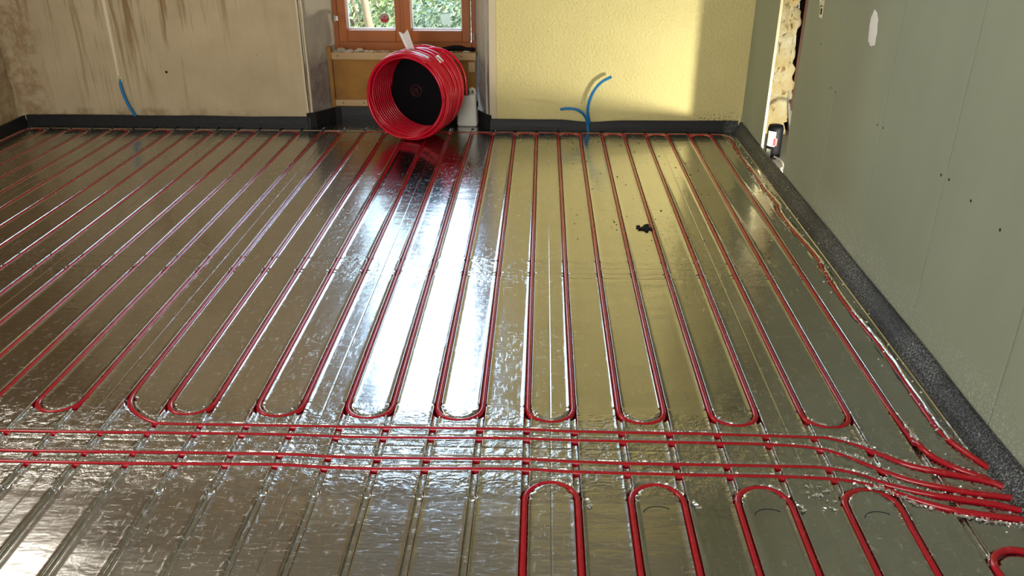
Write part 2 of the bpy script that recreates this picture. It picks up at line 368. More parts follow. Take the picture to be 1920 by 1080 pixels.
for yy, xa, xb in ((2.843, -3.1, .69), (2.796, -3.1, .69), (2.755, -3.1, .69), (3.72, .69, 1.12), (3.68, .69, 1.12), (1.735, -3.1, 1.1)):
    H = np.where((np.abs(YY-yy) < .0028) & (XX > xa) & (XX < xb) & (D > .01), H - .0012, H)
for k in range(-20, 9, 5): H = np.where(np.abs(XX-(k*P+.0625)) < .0008, H - .0015, H)
H = np.where((np.abs(XX-1.131) < .0012) & (YY > 1.75), H + .003, H)
rng = np.random.RandomState(3)
zone = ((YY > 1.585) & (YY < 1.90)).astype(float)
H += zone*(D > .011)*rng.normal(0, .00022, H.shape)
carve = ((XX > .80) & (YY < 1.87) & (YY > 1.48)) | ((XX > 1.06) & (YY > 1.9))
H += carve*((D > .0085) & (D < .022))*np.abs(rng.normal(0, .0012, H.shape))
H = np.where((PD > .0125) & (D < .009), H*.50, H)
verts = np.stack([XX, YY, H], -1).reshape(-1, 3)
idx = np.arange(ny*nx).reshape(ny, nx)
quads = np.stack([idx[:-1, :-1], idx[:-1, 1:], idx[1:, 1:], idx[1:, :-1]], -1).reshape(-1, 4)
me = bpy.data.meshes.new('floor'); me.vertices.add(len(verts)); me.vertices.foreach_set('co', verts.ravel())
me.loops.add(quads.size); me.loops.foreach_set('vertex_index', quads.ravel().astype(np.int32))
me.polygons.add(len(quads)); me.polygons.foreach_set('loop_start', np.arange(0, quads.size, 4, dtype=np.int32)); me.polygons.foreach_set('loop_total', np.full(len(quads), 4, np.int32))
me.polygons.foreach_set('use_smooth', np.ones(len(quads), bool)); me.materials.append(M['foil']); me.update(); me.validate()
floor = bpy.data.objects.new('floor', me); COL.objects.link(floor); floor['kind'] = 'structure'
b = MB(); b.add([(-1.30, 4.795, 0), (-.30, 4.795, 0), (-.36, 4.99, 0), (-1.23, 4.99, 0)], [(0, 1, 2, 3)])
rf = b.build('recess_floor', M['foil'], floor, flip=False)
b = MB(); b.box((X0, Yn, -.06), (X1+.03, 5.0, -.03)); b.build('subfloor', M['concrete'], floor)
# pen marks drawn on the foil
def pen(cx, cy, r, a0, a1, w=.0011):
    vs = []; n_ = 14
    for k in range(n_+1):
        a = a0 + (a1-a0)*k/n_
        for rr in (r-w, r+w): vs.append((cx+rr*math.cos(a), cy+rr*math.sin(a)*.8, .0006))
    MB().add(vs, [(2*k, 2*k+1, 2*k+3, 2*k+2) for k in range(n_)]).build('pen_mark', M['ink'], floor, flip=False)
for cx in (.31, .565, .815): pen(cx, 1.497, .036, 2.9, .75)
for k in (1.5, 3.5, 5.5, 7.5, -.5): pen(k*P, 4.53, .022, 2.8, .5, .0012)

# ------------------------------------------------------------------ pipes
def lift(x, y_):
    z = PZ
    if x > .84 and y_ < 1.80: z += min(1, (x-.84)/.16)*.011
    return z
def pipe(name, run, label, group=None, zfun=lift):
    pts = [(a, b, zfun(a, b)) for a, b in run]; out = [pts[0]]
    for p in pts[1:]:
        if math.dist(p, out[-1]) > .0035: out.append(p)
    o = MB().tube(out, PR, 12).build(name, M['pipe'], smooth=True)
    tag(o, label, 'pipe', 'red heating pipes laid in the foil floor'); return o
pipe('heating_pipe', [(1.20, 1.600)] + left_run, 'red underfloor heating pipe winding in long loops across the left half of the foil floor')
pipe('heating_pipe', [(1.20, 1.66)] + right_run + [(1.20, 1.585)], 'red underfloor heating pipe looping below the window and edging along the yellow and right walls')
pipe('heating_pipe', [(1.20, 1.515)] + T3s, 'upper of the two front straight red pipes crossing the floor without loops')
pipe('heating_pipe', [(1.20, 1.490)] + T4s, 'nearest straight red pipe crossing the floor, just behind the front loops')
pipe('heating_pipe', front_run, 'red heating pipe in rounded loops at the bottom right of the floor')

# ------------------------------------------------------------------ walls
def struct(o): o['kind'] = 'structure'; return o
YW = 4.80; CZ = 3.0
RX = 1.185
wb_ = empty('wall_back'); struct(wb_)
b = MB(); b.box((-3.06, YW, -.05), (-1.352, 5.4, CZ)); b.box((-1.352, YW+.62, -.05), (-1.3, 5.42, CZ)); b.build('plaster_panel', M['plaster'], wb_)
b = MB(); b.box((-.235, YW, -.05), (RX+.02, 5.4, CZ)); b.build('yellow_panel', M['yellow'], wb_)
b = MB(); b.box((-.276, YW-.004, .0), (-.236, YW+.05, CZ)); b.build('corner_strip', M['cream'], wb_)
def reveal_mesh(xf, xb, name):
    vs = []; fs = []; nz, nyy = 60, 10
    for j in range(nz+1):
        for i in range(nyy+1):
            t = i/nyy; z = -.02 + (CZ+.02)*j/nz if j > 30 else -.02 + .75*j/30
            x = xf + (xb-xf)*t; y_ = YW + .27*t
            d = (mn.noise(Vector((y_*9, z*9, xf*3)))*.012 + mn.noise(Vector((y_*30, z*30, 1)))*.005)*min(1, 4*t*(1.3-t))
            vs.append((x + d, y_, z))
    for j in range(nz):
        for i in range(nyy): a = j*(nyy+1)+i; fs.append((a, a+1, a+nyy+2, a+nyy+1))
    return newmesh(name, vs, fs, M['reveal'], wb_, True)
reveal_mesh(-1.335, -1.215, 'window_reveal'); reveal_mesh(-.278, -.366, 'window_reveal')
b = MB(); b.box((-1.34, 5.068, -.05), (-1.212, 5.4, CZ)); b.box((-.368, 5.068, -.05), (-.235, 5.4, CZ)); b.box((-1.22, 5.07, -.05), (-.36, 5.4, .40)); b.box((-1.22, 5.07, 2.61), (-.36, 5.4, CZ))
b.box((-.300, YW+.04, 0), (-.234, 5.07, CZ)); b.box((-1.36, YW+.03, 0), (-1.345, 5.07, CZ)); b.box((-1.345, YW, 2.72), (-.27, 5.07, CZ)); b.build('masonry', M['rawwall'], wb_)
# corner beads beside the left reveal
for k, (x0, x1, yy, mt) in enumerate(((-1.352, -1.341, YW-.006, 'cream'), (-1.337, -1.331, YW-.001, 'reveal'), (-1.329, -1.318, YW+.004, 'cream'))):
    vs = []
    for j in range(41):
        z = .04 + 1.9*j/40; w = .0025*mn.noise(Vector((z*6, k*3.1, 0)))
        for xx, y2 in ((x0+w, yy), (x1+w, yy), (x1+w, yy+.03), (x0+w, yy+.03)): vs.append((xx, y2, z))
    fs = [(4*j+q, 4*j+(q+1) % 4, 4*j+4+(q+1) % 4, 4*j+4+q) for j in range(40) for q in range(4)]
    newmesh('corner_bead', vs, fs, M[mt], wb_)
# filled chase running down the plaster with the socket hole
vs = []
for j in range(31):
    z = .275 + .7*j/30 ; w = .0125 - .004*(1-j/30)+.0015*mn.noise(Vector((z*14, 0, 0))); cx = -2.437 + .003*mn.noise(Vector((z*5, 4, 0))); 
    for xx, yy in ((cx-w, YW+.002), (cx-w*.7, YW-.004), (cx+w*.7, YW-.004), (cx+w, YW+.002)): vs.append((xx, yy, z))
newmesh('filled_chase', vs, [(4*j+q, 4*j+q+1, 4*j+5+q, 4*j+4+q) for j in range(30) for q in range(3)], mat('chase_filler', (.80, .70, .50), .8), wb_, True)
b = MB(); ring = []
for k in range(24):
    a = 2*math.pi*k/24; ring.append((-2.430+math.cos(a)*.014, YW-.005, .272+math.sin(a)*.016))
b.tube(ring + ring[:1], .0055, 8, False); b.build('filler_rim', M['gypsum'], wb_, True)
b = MB(); b.tube([(-2.150, YW-.001, .314), (-2.150, YW+.01, .314)], .0075, 10); b.build('hole', M['dark'], wb_)

# left wall with a high window added for the glare on the floor
b = MB(); wl = empty('wall_left'); struct(wl)
b.box((-3.26, Yn, -.05), (-3.06, 2.35, CZ)); b.box((-3.26, 4.15, -.05), (-3.06, 5.0, CZ)); b.box((-3.26, 2.35, -.05), (-3.06, 4.15, 2.30)); b.box((-3.26, 3.95, 2.3), (-3.06, 4.15, CZ)); b.box((-3.26, 2.35, 2.87), (-3.06, 4.15, CZ)); b.build('plaster_panel', M['plaster'], wl)
vs = []; fs = []      # lumpy corner fill
for j in range(61):
    z = .03 + 1.2*j/60
    for i in range(9):
        a = math.pi/2*i/8; r = .045*(1 + .5*mn.noise(Vector((z*7, i*.4, 0))))
        vs.append((-3.06 + r*(1-math.sin(a))*1.3 + .002, YW - r*(1-math.cos(a))*1.3 - .002, z))
for j in range(60):
    for i in range(8): a = j*9+i; fs.append((a, a+1, a+10, a+9))
newmesh('corner_fill', vs, fs, M['plaster'], wl, True)
b = MB()
for y0, y1, z0, z1 in ((2.35, 3.95, 2.30, 2.34), (2.35, 3.95, 2.83, 2.87), (2.35, 2.39, 2.34, 2.83), (3.91, 3.95, 2.34, 2.83), (3.12, 3.18, 2.34, 2.83)): b.box((-3.20, y0, z0), (-3.15, y1, z1))
w2 = b.build('glare_window', M['wood']); struct(w2); b = MB(); b.box((-3.18, 2.39, 2.34), (-3.174, 3.91, 2.83)); b.build('pane', M['glass'], w2)  # added window out of view, there for the bright glare on the foil

b = MB(); b.box((-6.4, -2, -1.5), (-6.0, 7.0, 5.0)); struct(b.build('bounce_slab', mat('slab_render', (.75, .62, .42), .9)))  # slab added out of view: hides blue sky, returns warm light
# rear wall
b = MB(); b.box((-3.26, Yn-.2, -.05), (-1.4, Yn, CZ)); b.box((-1.4, Yn-.2, -.05), (1.4, Yn, CZ))
struct(b.build('wall_rear', M['rawwall']))
b = MB(); b.box((-3.26, Yn-.2, CZ), (3.0, 5.4, CZ+.1)); struct(b.build('ceiling', M['ceil']))

# right wall: moisture boards, doorway between Y 3.86 and 4.30
wr_ = empty('wall_right'); struct(wr_)
JT = [-1.2, -.75, -.24, .27, .78, 1.29, 1.805, 2.32, 2.828, 3.342, 3.862]
def board(y0, y1, z0=.01, z1=2.6):
    b = MB(); g = .0026; b.box((RX, y0+g, z0), (RX+.0125, y1-g, z1))
    return b.build('board', M['board'], wr_, bevel=.004)
for a, c in zip(JT[:-1], JT[1:]): board(a, c)
board(4.302, 4.798)
b = MB(); b.box((RX, 3.862, 2.1), (RX+.0125, 4.302, CZ)); b.box((RX, Yn, 2.6), (RX+.012, 3.862, CZ)); b.box((RX, 4.302, 2.6), (RX+.012, 4.80, CZ)); b.build('upper_board', M['board'], wr_)
b = MB(); b.box((RX+.0002, 4.2985, .01), (RX+.0125, 4.3035, 2.1)); b.build('board_edge', M['gypsum'], wr_)
b = MB(); b.box((RX+.0127, Yn, -.05), (RX+.06, 3.855, CZ)); b.build('stud_backing', M['dark'], wr_)
def cyl_x(x, y_, z, r, t): return MB().tube([(x, y_, z), (x+t, y_, z)], r, 10)
for (yy, zz_) in ((2.864, .554), (2.811, .557), (2.346, .545), (2.295, .548), (2.154, .536), (1.986, .52), (3.391, .563), (3.328, .56), (1.80+.03, .53), (3.60, .70)):
    cyl_x(RX-.0006, yy, zz_, .0045 if yy < 2.5 else .0036, .001).build('screw_hole', M['dark'], wr_)
# strike plate
t = empty('latch_plate', (RX, 3.65, .842)); tag(t, 'small galvanised latch plate screwed high on the grey-green boards near the doorway', 'latch plate')
b = MB(); b.box((-.003, -.019, -.045), (0, .019, .035)); b.build('plate', M['metal'], t, bevel=.001)
b = MB(); b.box((-.0042, -.008, -.032), (-.0028, .008, -.008)); b.build('slot', M['dark'], t)
b = MB(); b.tube([(-.004, 0, .0), (-.012, .0, .006), (-.013, 0, .022), (-.004, 0, .03)], .0035, 8); b.build('catch', M['metal'], t, True)
# filler patch
pts = []
for k in range(48):
    a = 2*math.pi*k/48; r = 1 + .22*mn.noise(Vector((math.cos(a)*2.2, math.sin(a)*2.2, 5))) + .10*mn.noise(Vector((math.cos(a)*9, math.sin(a)*9, 2)))
    yy = .041*math.cos(a)*r + .010*math.sin(a); zz_ = .062*math.sin(a)*r
    if math.sin(a) < -.75: yy *= .55
    pts.append((yy, zz_))
vs = [(-.0022, 0, 0)] + [(-.0018, p[0]*.8, p[1]*.85) for p in pts] + [(0.0002, p[0], p[1]) for p in pts]
fs = [(0, 1+k, 1+(k+1) % 48) for k in range(48)] + [(1+k, 49+k, 49+(k+1) % 48, 1+(k+1) % 48) for k in range(48)]
o = newmesh('filler_patch', vs, fs, M['chalk'], None, True); o.location = (RX, 3.062, .842); tag(o, 'irregular white dab of filler on the grey-green board wall', 'filler patch')

# ------------------------------------------------------------------ black foam edge strips
def strip_run(name, pts, h, lean, th, label, wob=.004, notch=None):
    pts = [Vector((a, b, 0)) for a, b in pts]; dense = []
    for a, c in zip(pts[:-1], pts[1:]):
        n_ = max(1, int((c-a).length/.02)); dense += [a + (c-a)*k/n_ for k in range(n_)]
    dense.append(pts[-1]); vs = []; n_ = len(dense); m_ = 0
    for i, p in enumerate(dense):
        t = (dense[min(i+1, n_-1)] - dense[max(i-1, 0)]).normalized(); nr = Vector((-t.y, t.x, 0))    # towards the wall
        w = wob*mn.noise(Vector((p.x*3, p.y*3, 1.3))); hh = h + w*1.4
        if notch: hh += notch(p)
        prof = ((0, .0), (lean*.25+w*.3, hh*.35), (lean*.8+w*.3, hh*.75), (lean+w*.2, hh), (lean+th, hh+.001), (lean*.8+th, hh*.7), (th, 0))
        m_ = len(prof)
        for a, z in prof: vs.append(p + nr*a + Vector((0, 0, z)))
    fs = [(i*m_+q, i*m_+(q+1) % m_, (i+1)*m_+(q+1) % m_, (i+1)*m_+q) for i in range(n_-1) for q in range(m_)]
    fs += [tuple(range(m_)), tuple(reversed(range((n_-1)*m_, n_*m_)))]
    b = MB().add(vs, fs); o = b.build(name, M['foam'], smooth=False); tag(o, label, 'edge strip', 'black foam edge strips round the room'); return o
# walking so that the wall lies to the left of travel
strip_run('edge_strip', [(-1.335, 4.772), (-3.04, 4.772), (-3.045, 4.60), (-3.045, 1.0)][::1][0:2][::-1] if False else [(-1.33, 4.772), (-3.035, 4.772)][::-1], .062, .006, .008, 'black foam edge strip along the foot of the stained plaster wall')
strip_run('edge_strip', [(-3.036, 1.2), (-3.036, 4.79)], .060, .004, .008, 'black foam edge strip running toward the viewer in the far left corner')
strip_run('edge_strip', [(-1.345, 4.770), (-1.30, 4.80), (-1.222, 4.955), (-1.19, 4.975), (-.41, 4.975), (-.375, 4.95), (-.30, 4.80), (-.275, 4.775)], .082, .006, .008, 'black foam edge strip around the recess under the window', .010)
strip_run('edge_strip', [(-.272, 4.772), (1.165, 4.772)], .060, .008, .008, 'black foam edge strip along the foot of the yellow wall', .004, lambda p: -.014*math.exp(-((p.x-.30)/.12)**2))
strip_run('edge_strip', [(1.140, 4.765), (1.142, 3.9), (1.140, 3.0), (1.140, 2.0), (1.139, 1.72), (1.143, 1.2), (1.143, .3)], .058, .032, .009, 'dusty black foam edge strip along the right board wall', .005)

# ------------------------------------------------------------------ window
w1 = empty('window_1', (0, 5.06, 0)); struct(w1)
def wbx(x0, x1, z0, z1, y0, y1, name, mt, parent=w1, bev=.003):
    b = MB(); b.box((x0, y0, z0), (x1, y1, z1)); return b.build(name, M[mt], parent, bevel=bev)
ZT = 2.6
wbx(-1.213, -1.185, .40, ZT, 0, .06, 'frame_jamb', 'wood'); wbx(-.395, -.367, .40, ZT, 0, .06, 'frame_jamb', 'wood')
wbx(-1.185, -.395, .403, .448, -.004, .06, 'frame_sill', 'woodh'); wbx(-1.185, -.395, ZT-.03, ZT, 0, .06, 'frame_head', 'woodh')
wbx(-1.205, -.375, .395, .405, -.018, .06, 'sill_lip', 'woodh')
def sash(x0, x1, pl, pr):
    s = empty('sash', (0, 0, 0)); s.parent = w1
    wbx(x0, pl, .450, ZT-.03, -.016, .04, 'stile', 'wood', s, .004); wbx(pr, x1, .450, ZT-.03, -.016, .04, 'stile', 'wood', s, .004)
    wbx(pl, pr, .450, .516, -.015, .04, 'rail', 'woodh', s, .004); wbx(pl, pr, ZT-.09, ZT-.03, -.015, .04, 'rail', 'woodh', s, .004)
    b = MB(); b.box((pl, .012, .516), (pr, .018, ZT-.09)); b.build('pane', M['glass'], s)
    b = MB()
    b.box((pl, .03, .516), (pr, .039, .524)); b.box((pl, .03, .516), (pl+.008, .039, ZT-.09)); b.box((pr-.008, .03, .516), (pr, .039, ZT-.09)); b.build('glazing_bead', M['white'], s)
    return s
sash(-1.180, -.801, -1.131, -.842); sash(-.797, -.400, -.750, -.449)
wbx(-.806, -.792, .455, ZT-.03, -.022, -.012, 'cover_strip', 'wood')
for z in (.565, 2.0):
    b = MB(); b.tube([(-1.199, -.010, z), (-1.199, -.010, z+.035)], .006, 10); b.box((-1.199, -.006, z+.004), (-1.180, -.002, z+.03)); b.build('hinge', M['metal'], w1)
    b = MB(); b.tube([(-.383, -.010, z-.10), (-.383, -.010, z-.065)], .006, 10); b.build('hinge', M['metal'], w1)
wbx(-1.20, -.38, .415, .44, .06, .40, 'outer_sill', 'concrete')
# stickers on the panes
t = empty('round_sticker', (-.907, 5.06+.010, .582)); tag(t, 'round red and grey sticker on the left window pane', 'sticker')
def disc(r, y0, y1, n_=32, a0=0, a1=2*math.pi, cx=0, cz=0):
    return [(cx+r*math.cos(a0+(a1-a0)*k/n_), cz+r*math.sin(a0+(a1-a0)*k/n_)) for k in range(n_ + (0 if a1-a0 > 6.2 else 1))]
MB().prism(disc(.028, 0, 0), 0, .001).build('backing', mat('sticker_grey', (.35, .30, .28), .5), t)
MB().prism(disc(.0255, 0, 0, 20, math.pi*1.04, math.pi*1.96), -.0008, 0).build('lower_band', M['red'], t)
MB().prism(disc(.007, 0, 0, 16, 0, 2*math.pi, 0, .008), -.0008, 0).build('emblem', M['red'], t)
b = MB()
for k in range(3): b.box((-.019, -.0008, .019-.011*k-.001), (-.009, 0, .021-.011*k)); b.box((.009, -.0008, .019-.011*k-.001), (.019, 0, .021-.011*k))
b.box((-.016, -.0008, -.006), (.016, 0, -.0045)); b.build('print', M['red'], t)
pp = [(-.048, .018), (-.044, -.008), (-.040, -.045), (-.034, -.052), (.034, -.052), (.036, -.034), (.022, -.030), (.028, .020), (-.010, .022), (-.02, .019)]
o = MB().prism([(a*.85, c*.85) for a, c in pp], 0, .0012).build('paper_sheet', mat('thin_paper', (.92, .94, .95), .9, 0, Transmission_Weight=.75, IOR=1.05)); o.location = (-.538, 5.0685, .590); tag(o, 'small torn sheet of white paper stuck on the right window pane', 'paper')

# panel below the window sill
t = empty('apron_panel', (0, 5.0, 0)); tag(t, 'plywood panel framed with raw battens under the window', 'panel')
MB().box((-1.235, 0, .07), (-.368, .012, .40)).build('plywood', M['ply'], t)
MB().box((-1.232, -.02, .358), (-.366, 0, .398)).build('batten', M['batten'], t, bevel=.002)
MB().box((-1.222, -.02, .082), (-.372, 0, .118)).build('batten', M['batten'], t, bevel=.002)
MB().box((-1.246, -.024, .07), (-1.222, 0, .43)).build('batten', M['ply'], t, bevel=.002)
MB().box((-1.235, .012, .37), (-.366, .07, .396)).build('ledge', M['rubble'], t)
MB().box((-.412, -.006, .285), (-.372, -.0005, .345)).build('patch_block', M['batten'], t, bevel=.003)
for x, z in ((-1.185, .38), (-1.175, .10), (-.45, .38), (-1.05, .10)): MB().tube([(x, -.0205, z), (x, -.019, z)], .0035, 8).build('screw_head', M['dark'], t)
def rock(c, r, seed, flat=.6):
    bm = bmesh.new(); bmesh.ops.create_icosphere(bm, subdivisions=2, radius=r)
    for v in bm.verts:
        k = 1 + .35*mn.noise(v.co*(1.3/r) + Vector((seed, seed*.7, 0))); v.co *= k; v.co.z *= flat; v.co.x *= 1.3
    vs = [v.co + Vector(c) for v in bm.verts]; fs = [tuple(v.index for v in f.verts) for f in bm.faces]; bm.free(); return vs, fs
b = MB()
for k in range(60):
    x = -1.21 + .83*random.random()**1.3; b.add(*rock((x, 4.987+random.random()*.045, .400+random.random()*.004), .004+.010*random.random()**2, k*1.7))
tag(b.build('mortar_crumbs', M['stone']), 'broken mortar crumbs lying along the ledge below the window frame', 'rubble', kind='stuff')
for k, (x, r) in enumerate(((-1.165, .020), (-1.055, .018), (-1.11, .013))):
    vs, fs = rock((0, 0, 0), r, k*5.1+2); o = newmesh('mortar_lump', vs, fs, M['stone']); o.location = (x, 5.008, .402 + r*.4)
    tag(o, ('largest mortar lump at the left end of the window ledge', 'round mortar lump on the window ledge left of the red coil', 'smaller mortar lump between two bigger ones on the window ledge')[k], 'mortar lump', 'mortar lumps on the window ledge')
t = empty('trowel_handle', (-.475, 5.012, .402)); tag(t, 'black plastic tool handle lying on the ledge at the right below the window', 'tool')
b = MB(); b.tube([(-.098, 0, .013), (-.09, 0, .014), (-.06, 0, .017), (-.02, 0, .021), (.02, 0, .020), (.05, 0, .014), (.095, 0, .013), (.1, 0, .013)], [.006, .011, .013, .0165, .0155, .011, .012, .009], 12); b.build('handle', M['black'], t, True)
b = MB(); b.box((.094, -.009, .004), (.104, .009, .02)); b.build('end_collar', M['black'], t, bevel=.001)

# ------------------------------------------------------------------ blue tubes
def bluetube(P_, label):
    o = MB().tube(spline(P_, .008), .008, 12).build('blue_tube', M['blue'], smooth=True); tag(o, label, 'tube', 'blue tubes coming out of the walls'); return o
bluetube([(-2.430, 4.812, .262), (-2.431, 4.795, .258), (-2.428, 4.783, .235), (-2.418, 4.778, .18), (-2.398, 4.778, .11), (-2.378, 4.785, .06), (-2.372, 4.790, .02)], 'blue tube hanging out of a hole in the stained plaster wall')
bluetube([(.312, 4.788, -.01), (.306, 4.786, .045), (.294, 4.782, .10), (.297, 4.776, .16), (.320, 4.772, .225), (.362, 4.768, .280), (.420, 4.765, .314)], 'taller blue tube curving up to the right against the yellow wall')
bluetube([(.302, 4.776, -.01), (.292, 4.768, .055), (.266, 4.745, .105), (.226, 4.715, .137), (.180, 4.69, .149), (.135, 4.67, .149)], 'shorter blue tube bending left out from the yellow wall')

# ------------------------------------------------------------------ coil of red pipe
CA = math.radians(17.5)
coil = empty('pipe_coil', (-.708, 4.50, .004), -CA)   # local +Y runs along the axis towards the window
tag(coil, 'large upright coil of red plastic pipe standing on the floor under the window', 'pipe coil')
def helix(R, y0, y1, turns, ph=0, jit=.003, cz=None, seed=0):
    n_ = int(turns*56); out = []
    for k in range(n_+1):
        a = ph + 2*math.pi*k/56; t = k/n_
        r = R + jit*mn.noise(Vector((math.cos(a)*1.2+seed, math.sin(a)*1.2, k*.03)))*2
        y_ = y0 + (y1-y0)*t + jit*1.2*mn.noise(Vector((k*.05, seed, 2)))
        out.append((r*math.cos(a), y_, R0 + r*math.sin(a)))
    return out
R0 = .243
b = MB(); b.tube(helix(.2150, .0, .235, 10.5, 0, .0004), .0078, 10)
b.tube(helix(.2290, .005, .235, 11, 1, .003, seed=4), .0078, 10); b.tube(helix(.2345, .0, .20, 4.3, 2.4, .0045, seed=9), .0078, 10)
b.build('winding', M['coilred'], coil, True)
def loop(R, cx, cz, tilt, yoff, ph, a0=0, a1=2*math.pi):
    out = []
    for k in range(71):
        a = a0 + (a1-a0)*k/70; out.append((cx + R*math.cos(a), yoff + tilt*math.sin(a+ph), R0+cz + R*math.sin(a)))
    return out
b = MB(); b.tube(loop(.222, -.006, .008, .03, -.008, .4), .0078, 10, False); b.tube(loop(.226, .004, .006, .055, .035, 2.2), .0078, 10, False); b.tube(loop(.232, .006, .006, .035, .20, .5), .0078, 10, False)
b.build('loose_turn', M['coilred'], coil, True)
b = MB(); b.prism(disc(.222, 0, 0, 48, 0, 2*math.pi, 0, R0), .24, .248); b.build('end_disc', M['black'], coil)
lg = MB(); cx, cz = -.060, R0-.015
lg.tube([(cx+.034*math.cos(a), .2395, cz+.034*math.sin(a)) for a in np.linspace(0, 2*math.pi, 33)], .0012, 6, False)
lg.tube([(cx+.026*math.cos(a), .2395, cz+.026*math.sin(a)) for a in np.linspace(.3, 5.6, 25)], .0008, 6)
lg.tube([(cx-.016, .2395, cz-.004), (cx-.012, .2395, cz+.012), (cx, .2395, cz+.012), (cx-.002, .2395, cz-.008), (cx-.014, .2395, cz-.014)], .0016, 6)
lg.tube([(cx+.008, .2395, cz+.014), (cx+.008, .2395, cz-.014), (cx+.018, .2395, cz-.012)], .0016, 6)
lg.build('emblem', mat('dull_red_print', (.16, .02, .03), .5), coil)
# paper tag folded, standing from the top
def tagmesh():
    vs = []; A0 = Vector((-.752, 4.60, .580)); B0 = Vector((-.700, 4.60, .592)); A1 = Vector((-.708, 4.60, .476)); B1 = Vector((-.668, 4.60, .486))
    for k in range(7):
        t = k/6; L_ = A0.lerp(A1, t); R_ = B0.lerp(B1, t); m1 = L_.lerp(R_, .5) + Vector((0, .020, -.020*(1-t)))
        vs += [L_, L_.lerp(m1, .55)+Vector((0, .006, 0)), m1, R_.lerp(m1, .5), R_]
    fs = [(5*k+q, 5*k+q+1, 5*k+q+6, 5*k+q+5) for k in range(6) for q in range(4)]; return vs, fs
vs, fs = tagmesh(); inv = (Matrix.Translation(coil.location) @ Matrix.Rotation(-CA, 4, 'Z')).inverted()
o = newmesh('paper_tag', [inv @ v for v in vs], fs, M['paper'], coil, True); o.modifiers.new('s', 'SOLIDIFY').thickness = .0012
def band(R, a0, a1, y0, y1, name, mt):
    vs = []; n_ = 14
    for k in range(n_+1):
        a = a0 + (a1-a0)*k/n_
        for yy in (y0, y1): vs.append((R*math.cos(a), yy + .02*k/n_, R0 + R*math.sin(a)))
    o = newmesh(name, vs, [(2*k, 2*k+1, 2*k+3, 2*k+2) for k in range(n_)], M[mt], coil, True); o.modifiers.new('s', 'SOLIDIFY').thickness = .001
band(.2375, math.radians(62), math.radians(95), .04, .075, 'label_strip', 'paper'); band(.240, math.radians(48), math.radians(60), .10, .15, 'label_strip', 'paper')
tail = [(-.62, 4.66, .475), (-.57, 4.69, .478), (-.50, 4.72, .452), (-.445, 4.735, .395), (-.415, 4.745, .325), (-.407, 4.75, .255), (-.407, 4.752, .205)]
MB().tube([inv @ p for p in spline(tail, .012)], .0078, 10).build('loose_end', M['coilred'], coil, True)

# ------------------------------------------------------------------ white canister behind the coil
can = empty('canister', (-.410, 4.868, .0), math.radians(-4)); tag(can, 'white plastic canister with dark green cap standing behind the red coil', 'canister')
bm = bmesh.new(); bmesh.ops.create_cube(bm, size=1); bmesh.ops.scale(bm, vec=(.122, .085, .205), verts=bm.verts); bmesh.ops.translate(bm, vec=(0, 0, .1025), verts=bm.verts)
for v in bm.verts:
    if v.co.z > .1: v.co.x *= .86; v.co.y *= .8
bmesh.ops.bevel(bm, geom=list(bm.edges), offset=.019, segments=5, affect='EDGES', profile=.6)
bm2 = bpy.data.meshes.new('body'); bm.to_mesh(bm2); bm.free(); bm2.materials.append(M['white']); bm2.polygons.foreach_set('use_smooth', [True]*len(bm2.polygons))
o = bpy.data.objects.new('body', bm2); COL.objects.link(o); o.parent = can
can.scale = (1, 1, .93)
MB().tube([(.0, -.02, .195), (.0, -.02, .222)], [.014, .014], 16).build('neck', M['white'], can, True)
MB().tube([(-.002, -.02, .200), (-.002, -.02, .207), (-.002, -.02, .224), (-.002, -.02, .228)], [.0175, .019, .019, .016], 18).build('cap', M['green'], can)
MB().tube(spline([(.014, .004, .198), (.018, .004, .224), (.028, .004, .233), (.040, .004, .226), (.046, .004, .196)], .006), .0095, 12).build('handle', M['white'], can, True)
MB().box((.058, -.02, .12), (.0605, .02, .155)).build('side_label', M['black'], can)

# ------------------------------------------------------------------ beyond the doorway
nr_ = empty('wall_next_room'); struct(nr_)
b = MB(); b.box((RX+.03, 3.0, -.07), (2.9, 5.1, -.02)); b.build('threshold_floor', M['concrete'], nr_)
b = MB(); b.box((2.9, 2.4, -.07), (3.0, 5.2, CZ)); b.box((1.24, 2.4, -.07), (3.0, 2.5, CZ)); b.box((1.55, 4.98, -.07), (3.0, 5.1, CZ)); b.build('brickwork', M['rawwall'], nr_)
vs = []; fs = []; nz = 90; nw = 22
for j in range(nz+1):
    z = -.02 + 1.9*j/nz; xr = 1.466 - .045*min(z, .75) + .010*mn.noise(Vector((z*11, 3, 0))) + .006*mn.noise(Vector((z*34, 3, 0)))
    if z < .13: xr -= (.13-z)*.15
    for i in range(nw+1):
        x = 1.205 + (xr-1.205)*i/nw
        d = .018*abs(mn.noise(Vector((x*13, z*13, 2)))) + .01*mn.noise(Vector((x*40, z*40, 2)))
        if .53 < z < .70 and 1.360 < x < 1.425: d += .016
        vs.append((x, 4.85 + d, z))
for j in range(nz):
    for i in range(nw): a = j*(nw+1)+i; fs.append((a, a+1, a+nw+2, a+nw+1))
rw = newmesh('rubble_face', vs, fs, M['rubble'], nr_, True); rw.modifiers.new('s', 'SOLIDIFY').thickness = -.05
b = MB()
b.box((1.366, 4.846, .535), (1.372, 4.90, .695)); b.box((1.412, 4.846, .535), (1.419, 4.90, .695))
for z in (.535, .588, .640, .690): b.box((1.366, 4.846, z), (1.419, 4.90, z+.009))
b.build('hollow_brick', M['clay'], nr_, bevel=.0015)
b = MB(); b.box((1.372, 4.86, .54), (1.412, 4.89, .692)); b.build('brick_hollow', M['dark'], nr_)
